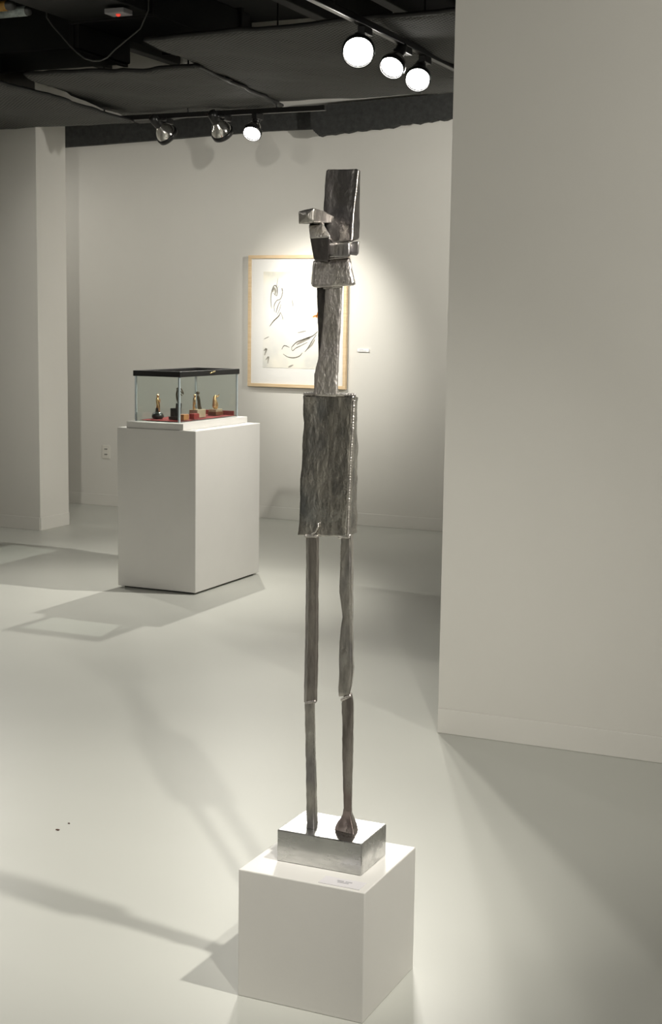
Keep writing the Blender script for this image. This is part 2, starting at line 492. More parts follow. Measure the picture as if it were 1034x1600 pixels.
def track_lamp(loc, aim, watts, angle, blend, dia, ztrack, label, mount=None, color=WARM, soft=0.045):
    loc, aim = Vector(loc), Vector(aim)
    z = (loc - aim).normalized()                    # lamp points along -Z
    x = Vector((0, 0, 1)).cross(z).normalized()
    y = z.cross(x)
    R = Matrix((x, y, z)).transposed().to_4x4()
    root = empty('track_lamp', loc)
    r = dia / 2
    def part(name, bm, m, smooth=True):
        bmesh.ops.transform(bm, matrix=R, verts=bm.verts[:])
        return link(name, bm, m, root, smooth)
    # silvered parabolic bulb, open at the front edge
    part('bulb', lathe(bmesh.new(), [(r * 0.97, 0.0), (r, 0.006), (r * 0.995, 0.018), (r * 0.96, 0.034), (r * 0.86, 0.054), (r * 0.68, 0.076), (r * 0.46, 0.094), (r * 0.34, 0.110)], 32), M_CHROME)
    part('lens', lathe(bmesh.new(), [(0.001, -0.012), (r * 0.45, -0.0105), (r * 0.8, -0.006), (r * 0.96, 0.0)], 32, closed_ends=False), M_LENS)
    # clip ring round the front edge
    ring = bmesh.new()
    lathe(ring, [(r * 1.0, -0.014), (r * 1.08, -0.014), (r * 1.11, 0.014), (r * 1.01, 0.018), (r * 1.0, -0.014)], 32, closed_ends=False)
    part('clip_ring', ring, M_BLACKGLOSS)
    part('socket', lathe(bmesh.new(), [(r * 0.36, 0.10), (r * 0.46, 0.104), (r * 0.48, 0.16), (r * 0.42, 0.185), (r * 0.20, 0.19)], 20), M_BLACKGLOSS)
    # knuckle and arm up to the track
    back = R.to_3x3() @ Vector((0, 0, 0.15))
    mx, my = mount if mount else (loc.x + back.x, loc.y + back.y)
    top = Vector((mx - loc.x, my - loc.y, ztrack - 0.012 - loc.z))
    side = back + x * (r * 0.5)
    arm = tube(bmesh.new(), [back + x * (r * 0.3), side, Vector((top.x * 0.6 + side.x * 0.4, top.y * 0.6 + side.y * 0.4, top.z * 0.65 + side.z * 0.35)), top], 0.011, 8)
    link('arm', arm, M_BLACKGLOSS, root, True)
    ad = bmesh.new()
    box(ad, top.x - 0.02, top.x + 0.02, top.y - 0.05, top.y + 0.05, top.z - 0.025, top.z + 0.0115)
    link('track_adapter', ad, M_BLACKGLOSS, root, bevel=0.003)
    ld = bpy.data.lights.new('spot', 'SPOT')
    ld.energy = watts
    ld.color = color
    ld.spot_size = math.radians(angle)
    ld.spot_blend = blend
    ld.shadow_soft_size = soft
    lo = bpy.data.objects.new('spot', ld)
    C.objects.link(lo)
    lo.matrix_local = Matrix.Translation(R.to_3x3() @ Vector((0, 0, -0.065))) @ R
    lo.parent = root
    tag(root, label, 'lamp', 'track lamps')
    return root

FX = -2.9
track_lamp((FX, 6.70, 2.93), (-1.35, 2.95, 0.5), 130, 75, 0.9, 0.150, TF, 'brightest glaring track lamp, nearest of the bright three', (FX, 6.78))
track_lamp((FX, 7.147, 2.93), (-2.9, 3.9, 0.0), 105, 85, 0.9, 0.125, TF, 'glowing track lamp between the other two bright lamps', (FX, 7.33))
track_lamp((FX, 7.519, 2.925), (-1.9, 4.0, 0.4), 95, 80, 0.9, 0.130, TF, 'glowing track lamp nearest the edge of the large right wall', (FX, 7.62))
track_lamp((-5.376, 9.05, 2.90), (-4.88, 10.5, 1.65), 75, 50, 0.9, 0.145, TB, 'silver-backed lamp turned to the wall, leftmost of its track', (-5.42, 9.12))
track_lamp((-4.934, 9.05, 2.90), (-4.76, 10.5, 1.55), 165, 47, 1.0, 0.145, TB, 'silver-backed lamp turned to the wall, beside a lit lamp', (-4.95, 9.12))
track_lamp((-4.703, 9.05, 2.895), (-4.3, 6.35, 0.0), 235, 68, 1.0, 0.120, TB, 'small lit lamp facing forward on the rear track', (-4.70, 9.12), soft=0.022)
track_lamp((-0.17, 2.85, 2.90), (-2.2, 3.25, 0.0), 240, 52, 1.0, 0.125, TF, 'track lamp above and right of the sculpture', (-0.1, 2.85), soft=0.035)
track_lamp((0.10, 1.36, 2.90), (-2.65, 4.65, 0.0), 270, 50, 1.0, 0.125, TF, 'track lamp above the viewer aimed at the sculpture', (-0.1, 1.30), soft=0.04)
track_lamp((-6.78, 8.45, 2.75), (-3.6, 7.1, 0.0), 110, 90, 0.9, 0.125, 2.90, 'track lamp in front of the white column', (-6.85, 8.55), soft=0.022)
track_lamp((-3.75, 4.6, 2.85), (-6.1, 10.5, 1.35), 340, 40, 1.0, 0.125, TF, 'added track lamp washing the left part of the back wall', (-3.7, 4.45))  # unseen lamp added to brighten the back wall at left
track_lamp((-1.3, 8.3, 2.85), (-4.6, 10.5, 2.0), 330, 80, 1.0, 0.125, TF, 'added track lamp behind the right wall washing the back wall', (-1.25, 8.2))  # hidden lamp added to lift the back wall's brightness
track_lamp((-8.2, 9.55, 2.80), (-6.2, 10.5, 1.5), 32, 110, 1.0, 0.125, 2.95, 'added track lamp in the recess behind the white column', (-8.3, 9.55))  # hidden lamp added to fill the wall beside the column
track_lamp((-2.52, 7.8, 2.90), (-5.1, 7.2, 0.3), 320, 78, 1.0, 0.125, TF, 'added track lamp behind the right wall aimed at the glass case', (-2.48, 7.85), soft=0.022)  # unseen lamp added to light the glass case and throw its shadow
track_lamp((2.4, 2.4, 2.9), (0.3, 5.26, 2.1), 380, 90, 1.0, 0.125, TF, 'added track lamp washing the large right wall', (2.45, 2.3))  # off-frame lamp added to brighten the right wall

# ---------------------------------------------------------------- added fill lights with invented housings behind the viewer
def fill_light(loc, size, watts, label):
    ld = bpy.data.lights.new('fill_light', 'AREA')
    ld.energy = watts
    ld.size = size
    ld.color = (1.0, 0.965, 0.90)
    o = bpy.data.objects.new('fill_light', ld)
    C.objects.link(o)
    x, y, z = loc
    fx = empty('fill_fixture', (x, y, z))
    tag(fx, label, 'ceiling light', 'added square fill lights')
    h = size / 2
    o.parent = fx
    child(link('housing', B(x - h - 0.04, x + h + 0.04, y - h - 0.04, y + h + 0.04, z + 0.02, z + 0.10), M_BLACK, bevel=0.005), fx)
    for sx_, sy_ in ((-1, -1), (1, -1), (1, 1), (-1, 1)):
        px_, py_ = x + sx_ * h * 0.8, y + sy_ * h * 0.8
        child(link('hanger_rod', tube(bmesh.new(), [(px_, py_, z + 0.09), (px_, py_, CEIL)], 0.006, 6), M_BLACK), fx)
fill_light((0.8, -1.2, 3.6), 1.2, 90, 'added square fill light behind the viewer, nearer the right side')
fill_light((-5.0, 1.0, 3.6), 1.2, 36, 'added square fill light behind the viewer, nearer the left side')

# ---------------------------------------------------------------- framed picture on the back wall
pic = empty('framed_picture', (-5.03, 10.5, 1.08))
fx0, fx1, fz0, fz1, fy = -5.466, -4.594, 1.080, 2.132, 10.462
fw_ = 0.026
for nm, a in (('frame_rail', (fx0, fx1, fy, 10.495, fz1 - fw_, fz1)), ('frame_rail', (fx0, fx1, fy, 10.495, fz0, fz0 + fw_)),
              ('frame_stile', (fx0, fx0 + fw_, fy, 10.495, fz0 + fw_, fz1 - fw_)), ('frame_stile', (fx1 - fw_, fx1, fy, 10.495, fz0 + fw_, fz1 - fw_))):
    child(link(nm, B(*a), M_WOOD, bevel=0.002), pic)
child(link('mat_board', B(fx0 + fw_, fx1 - fw_, fy + 0.012, fy + 0.018, fz0 + fw_, fz1 - fw_), M_MATBOARD), pic)
def print_mat():
    m, nt, b = nodes_of('watercolour_paper')
    N, L = nt.nodes, nt.links
    tc = N.new('ShaderNodeTexCoord')
    n = N.new('ShaderNodeTexNoise')
    n.inputs['Scale'].default_value = 5.5
    n.inputs['Detail'].default_value = 6
    L.new(tc.outputs['Object'], n.inputs['Vector'])
    r = N.new('ShaderNodeValToRGB')
    r.color_ramp.elements[0].position = 0.34
    r.color_ramp.elements[0].color = (0.60, 0.60, 0.55, 1)
    r.color_ramp.elements[1].position = 0.54
    r.color_ramp.elements[1].color = (0.84, 0.80, 0.68, 1)
    L.new(n.outputs['Fac'], r.inputs['Fac'])
    # warm wash along the top edge of the sheet, paler in the middle
    sx = N.new('ShaderNodeSeparateXYZ')
    L.new(tc.outputs['Generated'], sx.inputs[0])
    r2 = N.new('ShaderNodeValToRGB')
    r2.color_ramp.elements[0].position = 0.0
    r2.color_ramp.elements[0].color = (0.25, 0.25, 0.25, 1)
    r2.color_ramp.elements[1].position = 0.45
    r2.color_ramp.elements[1].color = (0.85, 0.85, 0.85, 1)
    e2 = r2.color_ramp.elements.new(0.86); e2.color = (0.7, 0.7, 0.7, 1)
    e3 = r2.color_ramp.elements.new(0.97); e3.color = (0.0, 0.0, 0.0, 1)
    L.new(sx.outputs['Z'], r2.inputs['Fac'])
    mx = N.new('ShaderNodeMixRGB')
    L.new(r2.outputs['Color'], mx.inputs['Fac'])
    L.new(r.outputs['Color'], mx.inputs['Color1'])
    mx.inputs['Color2'].default_value = (0.86, 0.855, 0.83, 1)
    L.new(mx.outputs['Color'], b.inputs['Base Color'])
    b.inputs['Roughness'].default_value = 0.8
    return m
sheet = child(link('drawing_sheet', B(-5.332, -4.730, fy + 0.0095, fy + 0.0125, 1.236, 2.002), print_mat()), pic)
STROKES = [
    ([(-5.201, 1.954), (-5.212, 1.873), (-5.189, 1.893)], .004, 1),
    ([(-5.256, 1.71), (-5.263, 1.796), (-5.246, 1.873), (-5.224, 1.893), (-5.206, 1.863), (-5.211, 1.812), (-5.24, 1.832)], .006, 0),
    ([(-5.248, 1.84), (-5.236, 1.87), (-5.222, 1.85), (-5.226, 1.82)], .016, 1),
    ([(-5.227, 1.679), (-5.234, 1.73), (-5.211, 1.771), (-5.177, 1.787), (-5.160, 1.832), (-5.166, 1.873), (-5.155, 1.848)], .005, 0),
    ([(-5.272, 1.566), (-5.238, 1.608), (-5.192, 1.649), (-5.176, 1.680)], .007, 0),
    ([(-5.176, 1.680), (-5.158, 1.644), (-5.152, 1.619)], .005, 1),
    ([(-5.216, 1.674), (-5.199, 1.730), (-5.177, 1.771)], .005, 0),
    ([(-5.205, 1.66), (-5.185, 1.70), (-5.17, 1.75)], .004, 1),
    ([(-5.323, 1.463), (-5.277, 1.484)], .005, 1), ([(-5.322, 1.37), (-5.299, 1.386), (-5.316, 1.334)], .012, 1), ([(-5.304, 1.298), (-5.281, 1.32), (-5.287, 1.268)], .010, 1),
    ([(-5.161, 1.384), (-5.138, 1.415), (-5.092, 1.401)], .005, 0),
    ([(-5.149, 1.348), (-5.103, 1.324), (-5.046, 1.320), (-5.000, 1.336), (-4.978, 1.362)], .006, 0),
    ([(-5.075, 1.401), (-5.030, 1.443), (-4.962, 1.469), (-4.889, 1.496), (-4.845, 1.532)], .008, 0),
    ([(-5.03, 1.425), (-4.97, 1.455), (-4.91, 1.48)], .014, 1),
    ([(-5.075, 1.401), (-5.064, 1.376), (-5.035, 1.397), (-4.990, 1.418), (-4.934, 1.445)], .005, 0),
    ([(-4.955, 1.368), (-4.922, 1.409), (-4.889, 1.461), (-4.856, 1.507)], .006, 0),
    ([(-4.944, 1.383), (-4.900, 1.420), (-4.867, 1.471)], .010, 1),
    ([(-5.102, 1.242), (-5.056, 1.263)], .009, 1), ([(-5.062, 1.722), (-5.074, 1.782)], .005, 1), ([(-5.020, 1.519), (-4.946, 1.536)], .006, 1)]
def ribbon(pts, wd, y):
    """thin raised brush stroke in the plane of the sheet"""
    P = []
    for i in range(len(pts) - 1):                     # Catmull-Rom
        p0, p1, p2, p3 = [Vector(pts[max(0, min(len(pts) - 1, i + k))]) for k in (-1, 0, 1, 2)]
        for s in range(6):
            t = s / 6
            P.append(0.5 * ((2 * p1) + (p2 - p0) * t + (2 * p0 - 5 * p1 + 4 * p2 - p3) * t * t + (3 * p1 - p0 - 3 * p2 + p3) * t ** 3))
    P.append(Vector(pts[-1]))
    bm = bmesh.new()
    rows = []
    for i, p in enumerate(P):
        t = (P[min(i + 1, len(P) - 1)] - P[max(i - 1, 0)]).normalized()
        n = Vector((-t.y, t.x))
        h = wd * 0.5 * (0.35 + 0.65 * math.sin(math.pi * (i + 0.5) / len(P))) * (0.8 + 0.3 * random.random())
        a, b = p + n * h, p - n * h
        rows.append([bm.verts.new((a.x, y, a.y)), bm.verts.new((b.x, y, b.y)), bm.verts.new((b.x, y + 0.0012, b.y)), bm.verts.new((a.x, y + 0.0012, a.y))])
    for a, b in zip(rows, rows[1:]):
        for k in range(4):
            bm.faces.new((a[k], a[(k + 1) % 4], b[(k + 1) % 4], b[k]))
    bm.faces.new(rows[0]); bm.faces.new(rows[-1])
    return bm
for pts, wd, soft in STROKES:
    s = link('pencil_stroke', ribbon(pts, wd * 1.35, fy + 0.0088), M_INKSOFT if soft else M_INK)
    s.parent = sheet
    s.location = Vector((0, 0, 0)) - pic.location - sheet.location
for pts, wd in (([(-4.89, 1.645), (-4.862, 1.655), (-4.83, 1.65), (-4.80, 1.672)], .022), ([(-4.86, 1.64), (-4.84, 1.69), (-4.82, 1.70)], .012)):
    s = link('orange_stroke', ribbon(pts, wd, fy + 0.0086), M_ORANGE)
    s.parent = sheet
    s.location = Vector((0, 0, 0)) - pic.location - sheet.location
for o in pic.children:                                # strokes were offset for a sheet at the picture's own origin
    pass
child(link('glazing', B(fx0 + fw_, fx1 - fw_, fy + 0.005, fy + 0.007, fz0 + fw_, fz1 - fw_), M_PICGLASS), pic)
tag(pic, 'drawing in pale maple frame with white mat on back wall', 'picture')

wl = empty('wall_label', (-4.458, 10.5, 1.379))
child(link('card', B(-4.507, -4.409, 10.490, 10.4995, 1.379, 1.403), M_CARD, bevel=0.0015), wl)
for k, (a, b) in enumerate(((-4.49, -4.455), (-4.49, -4.43))):
    child(link('printed_line', B(a, b, 10.4893, 10.4901, 1.394 - k * 0.008, 1.3965 - k * 0.008), M_CARDGREY), wl)
tag(wl, 'small white label card on the wall beside the picture', 'label')

ou = empty('wall_outlet', (-6.85, 10.5, 0.427))
child(link('cover_plate', B(-6.888, -6.812, 10.492, 10.4995, 0.412, 0.527), M_OUTLET, bevel=0.002), ou)
for z in (0.447, 0.493):
    s = child(link('socket_face', B(-6.867, -6.833, 10.4905, 10.4925, z - 0.014, z + 0.014), M_OUTLET, bevel=0.001), ou)
    for dx in (-0.008, 0.008):
        q = link('slot', B(-6.85 + dx - 0.0045, -6.85 + dx + 0.0045, 10.4898, 10.4907, z - 0.004, z + 0.006), M_SLOT)
        q.parent = s
        q.location = -ou.location - s.location
tag(ou, 'white double socket outlet low on the back wall', 'outlet')

# ---------------------------------------------------------------- display pedestal with glass case
Dx0, Dx1, Dy0, Dy1, Dh = -4.692, -4.155, 7.309, 8.130, 0.970
dp = empty('display_pedestal', ((Dx0 + Dx1) / 2, (Dy0 + Dy1) / 2, 0))
child(link('body', B(Dx0, Dx1, Dy0, Dy1, 0.012, Dh), M_PED, bevel=0.003), dp)
child(link('recessed_foot', B(Dx0 + 0.03, Dx1 - 0.03, Dy0 + 0.03, Dy1 - 0.03, 0, 0.012), M_SLOT), dp)
tag(dp, 'tall white pedestal under the glass case', 'pedestal')
PZ = 1.008
tag(link('case_platform', B(-4.632, -4.243, 7.316, 8.125, Dh + 0.0002, PZ), M_PED, bevel=0.002), 'low white platform board between the pedestal and glass case', 'platform')

tx0, tx1, ty0, ty1, tz0, tz1 = -4.615, -4.308, 7.385, 8.115, PZ + 0.0002, 1.276
tk = empty('glass_case', ((tx0 + tx1) / 2, (ty0 + ty1) / 2, PZ))
g = 0.005
child(link('glass_bottom', B(tx0 + g, tx1 - g, ty0 + g, ty1 - g, tz0, tz0 + 0.004), M_GLASS), tk)
for a in ((tx0, tx1, ty0, ty0 + g), (tx0, tx1, ty1 - g, ty1), (tx0, tx0 + g, ty0 + g, ty1 - g), (tx1 - g, tx1, ty0 + g, ty1 - g)):
    child(link('glass_panel', B(*a, tz0, tz1), M_GLASS), tk)
sm = 0.0035
for (x, y) in ((tx0, ty0), (tx1, ty0), (tx1, ty1), (tx0, ty1)):
    sx_, sy_ = (1 if x == tx0 else -1), (1 if y == ty0 else -1)
    child(link('corner_seam', B(min(x, x + sx_ * 0.009) - (0.0006), max(x, x + sx_ * 0.009) + 0.0006, min(y, y + sy_ * 0.009) - 0.0006, max(y, y + sy_ * 0.009) + 0.0006, tz0, tz1), M_SEAM), tk)
lid = child(link('lid_rim', (lambda bm: (box(bm, tx0 - 0.008, tx1 + 0.008, ty0 - 0.008, ty0 + 0.018, tz1, tz1 + 0.033),
                                        box(bm, tx0 - 0.008, tx1 + 0.008, ty1 - 0.018, ty1 + 0.008, tz1, tz1 + 0.033),
                                        box(bm, tx0 - 0.008, tx0 + 0.018, ty0 + 0.018, ty1 - 0.018, tz1, tz1 + 0.033),
                                        box(bm, tx1 - 0.018, tx1 + 0.008, ty0 + 0.018, ty1 - 0.018, tz1, tz1 + 0.033), bm)[-1])(bmesh.new()), M_BLACKGLOSS, bevel=0.002), tk)
child(link('lid_glass', B(tx0 + 0.018, tx1 - 0.018, ty0 + 0.018, ty1 - 0.018, tz1 + 0.012, tz1 + 0.017), M_GLASS), tk)
child(link('catch', tube(bmesh.new(), [(tx1 + 0.010, 7.735, tz1 + 0.016), (tx1 + 0.014, 7.755, tz1 + 0.018), (tx1 + 0.014, 7.785, tz1 + 0.024), (tx1 + 0.010, 7.80, tz1 + 0.025)], 0.004, 8), M_BRASS, smooth=True), tk)
tag(tk, 'glass display case with black lid rim on the tall pedestal', 'display case')

# velvet lining
bm = bmesh.new()
n = 24
vx0, vx1, vy0, vy1 = tx0 + 0.03, tx1 - 0.008, ty0 + 0.008, ty1 - 0.008
CZ = tz0 + 0.0045
gr = [[bm.verts.new((vx0 + (vx1 - vx0) * i / n, vy0 + (vy1 - vy0) * j / n, CZ + 0.002 + 0.003 * max(0, noise.noise(Vector((i * .5, j * .5, 0)))))) for i in range(n + 1)] for j in range(n + 1)]
for j in range(n):
    for i in range(n):
        bm.faces.new((gr[j][i], gr[j][i + 1], gr[j + 1][i + 1], gr[j + 1][i]))
vl = link('velvet_cloth', bm, M_VELVET, smooth=True)
s = vl.modifiers.new('thick', 'SOLIDIFY'); s.thickness = 0.0018; s.offset = -1
# turned-up back edge of the cloth
fold = link('turned_up_edge', B(tx0 + 0.07, tx1 - 0.012, ty1 - 0.030, ty1 - 0.022, CZ + 0.001, CZ + 0.030), M_VELVET, vl, bevel=0.003)
tag(vl, 'dark red velvet cloth lining the floor of the glass case', 'cloth')
FZ = CZ + 0.0055

def figurine(name, loc, label):
    o = empty(name, loc)
    tag(o, label, 'figurine', 'bronze figurines in the glass case')
    return o
def fpart(o, name, bm, m, smooth=True, bevel=0):
    return link(name, bm, m, o, smooth, bevel)

def blob(bm, c, r, sc=(1, 1, 1)):
    geo = bmesh.ops.create_icosphere(bm, subdivisions=2, radius=r)
    for v in geo['verts']:
        v.co = Vector((v.co.x * sc[0], v.co.y * sc[1], v.co.z * sc[2])) + Vector(c)
    return bm

# 1: slender gilt figure on a rounded dark green stone
f1 = figurine('gilt_figurine', (-4.535, 7.515, FZ), 'small gilt figure on rounded green-black stone in glass case')
fpart(f1, 'stone_base', lathe(bmesh.new(), [(0.028, 0), (0.036, 0.006), (0.037, 0.018), (0.031, 0.030), (0.022, 0.036), (0.015, 0.040)], 14), M_GREENSTONE)
fpart(f1, 'stone_post', tube(bmesh.new(), [(-0.006, 0, 0.034), (-0.007, 0, 0.062)], [0.010, 0.007], 8), M_DARKSTONE)
bm = bmesh.new()
tube(bm, [(0.008, 0, 0.034), (0.010, 0, 0.055), (0.006, 0, 0.075), (0.0, 0, 0.095), (-0.003, 0, 0.115), (0.0, 0, 0.128)], [0.007, 0.005, 0.009, 0.011, 0.010, 0.005], 8)
tube(bm, [(-0.006, 0, 0.06), (-0.004, 0, 0.08), (0.0, 0, 0.095)], [0.005, 0.006, 0.008], 8)
tube(bm, [(-0.004, 0, 0.112), (0.012, 0.004, 0.10), (0.014, 0, 0.118)], [0.005, 0.004, 0.003], 8)
blob(bm, (0.001, 0, 0.136), 0.009, (1, 1, 1.2))
fpart(f1, 'figure', bm, M_GOLD)

# 2: tall thin figure with arching arms on a dark block beside a tan wood block
f2 = figurine('arching_figurine', (-4.40, 7.50, FZ), 'tall thin figurine with arching arms on a dark block')
fpart(f2, 'stone_base', B(-0.034, 0.030, -0.03, 0.03, 0, 0.018), M_DARKSTONE, False, 0.002)
fpart(f2, 'stone_block', B(-0.026, 0.004, -0.022, 0.02, 0.018, 0.068), M_DARKSTONE, False, 0.002)
bm = bmesh.new()
box(bm, 0.004, 0.028, -0.018, 0.014, 0.018, 0.098)
for v in bm.verts:
    if v.co.z > 0.05:
        v.co.x += 0.006
fpart(f2, 'stone_column', bm, M_DARKSTONE, False, 0.002)
bm = bmesh.new()
tube(bm, [(0.016, 0, 0.098), (0.010, 0, 0.12), (0.006, 0, 0.15), (0.010, 0, 0.175), (0.022, 0, 0.188), (0.038, 0, 0.184), (0.048, 0, 0.168), (0.052, 0, 0.152)], [0.004, 0.006, 0.006, 0.005, 0.0045, 0.004, 0.0035, 0.003], 8)
tube(bm, [(0.012, 0, 0.172), (0.030, 0.006, 0.170), (0.044, 0.006, 0.156)], [0.004, 0.004, 0.003], 8)
tube(bm, [(0.026, 0, 0.178), (0.030, -0.004, 0.155), (0.046, -0.004, 0.146)], [0.003, 0.003, 0.003], 8)
blob(bm, (0.012, 0, 0.184), 0.008)
fpart(f2, 'figure', bm, M_BRONZE)
wb = link('wood_block', B(-4.357, -4.322, 7.46, 7.52, FZ, FZ + 0.034), M_TANWOOD, bevel=0.002)
tag(wb, 'tan wood block beside the dark base in the case', 'block')

# 3: pair of figures on a beige marble block
f3 = figurine('pair_figurine', (-4.385, 7.735, FZ), 'gold and dark pair of figures on a beige marble block')
fpart(f3, 'marble_base', B(-0.030, 0.030, -0.052, 0.052, 0, 0.050), M_MARBLE, False, 0.003)
bm = bmesh.new()
tube(bm, [(-0.008, -0.026, 0.05), (-0.010, -0.028, 0.07), (-0.008, -0.026, 0.092), (-0.008, -0.024, 0.112), (-0.008, -0.020, 0.128)], [0.010, 0.007, 0.009, 0.009, 0.004], 8)
tube(bm, [(-0.008, -0.026, 0.112), (0.004, -0.04, 0.098), (0.006, -0.034, 0.082)], [0.004, 0.004, 0.003], 8)
blob(bm, (-0.008, -0.019, 0.134), 0.008, (1, 1, 1.2))
fpart(f3, 'gold_figure', bm, M_GOLD)
bm = bmesh.new()
tube(bm, [(0.004, 0.02, 0.05), (0.002, 0.012, 0.07), (0.004, 0.006, 0.095), (0.002, 0.006, 0.125), (0.0, 0.004, 0.14)], [0.012, 0.008, 0.007, 0.010, 0.005], 8)
tube(bm, [(0.002, 0.03, 0.05), (0.002, 0.026, 0.075), (0.002, 0.022, 0.11), (0.0, 0.008, 0.135)], [0.012, 0.006, 0.004, 0.004], 8)
blob(bm, (0.0, 0.004, 0.15), 0.012, (1, 1, 0.9))
fpart(f3, 'dark_figure', bm, M_BRONZE)

# 4: curving gilt figure on beige slab and brown wood
f4 = figurine('curving_figurine', (-4.405, 8.00, FZ), 'curving gilt figure on a beige slab and brown wood base')
fpart(f4, 'wood_base', B(-0.030, 0.030, -0.048, 0.048, 0, 0.022), M_WALNUT, False, 0.002)
fpart(f4, 'stone_slab', B(-0.027, 0.027, -0.042, 0.042, 0.022, 0.038), M_MARBLE, False, 0.002)
bm = bmesh.new()
tube(bm, [(0.0, -0.008, 0.038), (0.0, -0.012, 0.055), (0.0, -0.004, 0.072), (0.0, -0.010, 0.092), (0.0, -0.014, 0.108), (0.0, -0.004, 0.118), (0, 0.010, 0.120)], [0.008, 0.016, 0.018, 0.014, 0.010, 0.009, 0.006], 10)
tube(bm, [(0.0, 0.012, 0.038), (0.0, 0.016, 0.055), (0.0, 0.010, 0.075)], [0.007, 0.010, 0.012], 8)
tube(bm, [(0.0, 0.004, 0.112), (0.006, 0.022, 0.118), (0.006, 0.034, 0.128)], [0.006, 0.005, 0.003], 8)
fpart(f4, 'figure', bm, M_GOLD)

rb = link('red_box', B(-4.350, -4.318, 7.575, 7.64, FZ, FZ + 0.032), M_VELVET, bevel=0.002)
tag(rb, 'small dark red box between the figurines', 'box')
for i, (y, wd) in enumerate(((7.40, 'nearest the front corner'), (7.70, 'in the middle'), (8.00, 'farthest back'))):
    c = empty('case_label', (-4.20, y, Dh))
    child(link('card', B(-4.222, -4.178, y - 0.045, y + 0.045, Dh + 0.0002, Dh + 0.0018), M_CARD), c)
    child(link('printed_line', B(-4.208, -4.192, y - 0.018, y + 0.018, Dh + 0.0019, Dh + 0.0023), M_CARDGREY), c)
    tag(c, 'small white label card on the display pedestal, %s' % wd, 'label', 'label cards on the display pedestal')

# ---------------------------------------------------------------- foreground pedestal
Ax0, Ax1, Ay0, Ay1, Ah = -1.542, -1.214, 2.922, 3.2485, 0.3179
ap = link('sculpture_pedestal', B(Ax0, Ax1, Ay0, Ay1, 0, Ah), M_PED, bevel=0.0025)
tag(ap, 'low white cube pedestal under the metal figure', 'pedestal')
lc = empty('pedestal_label', (-1.283, 2.953, Ah))
child(link('card', B(-1.336, -1.232, 2.931, 2.975, Ah + 0.0002, Ah + 0.0016), M_CARDLILAC), lc)
for k, (a, b) in enumerate(((-1.30, -1.283), (-1.279, -1.262), (-1.296, -1.268))):
    y = 2.960 - (0.008 if k == 2 else 0)
    child(link('printed_line', B(a, b, y - 0.0025, y + 0.0025, Ah + 0.0017, Ah + 0.0020), M_CARDGREY), lc)
tag(lc, 'white label card on the corner of the low cube pedestal', 'label')

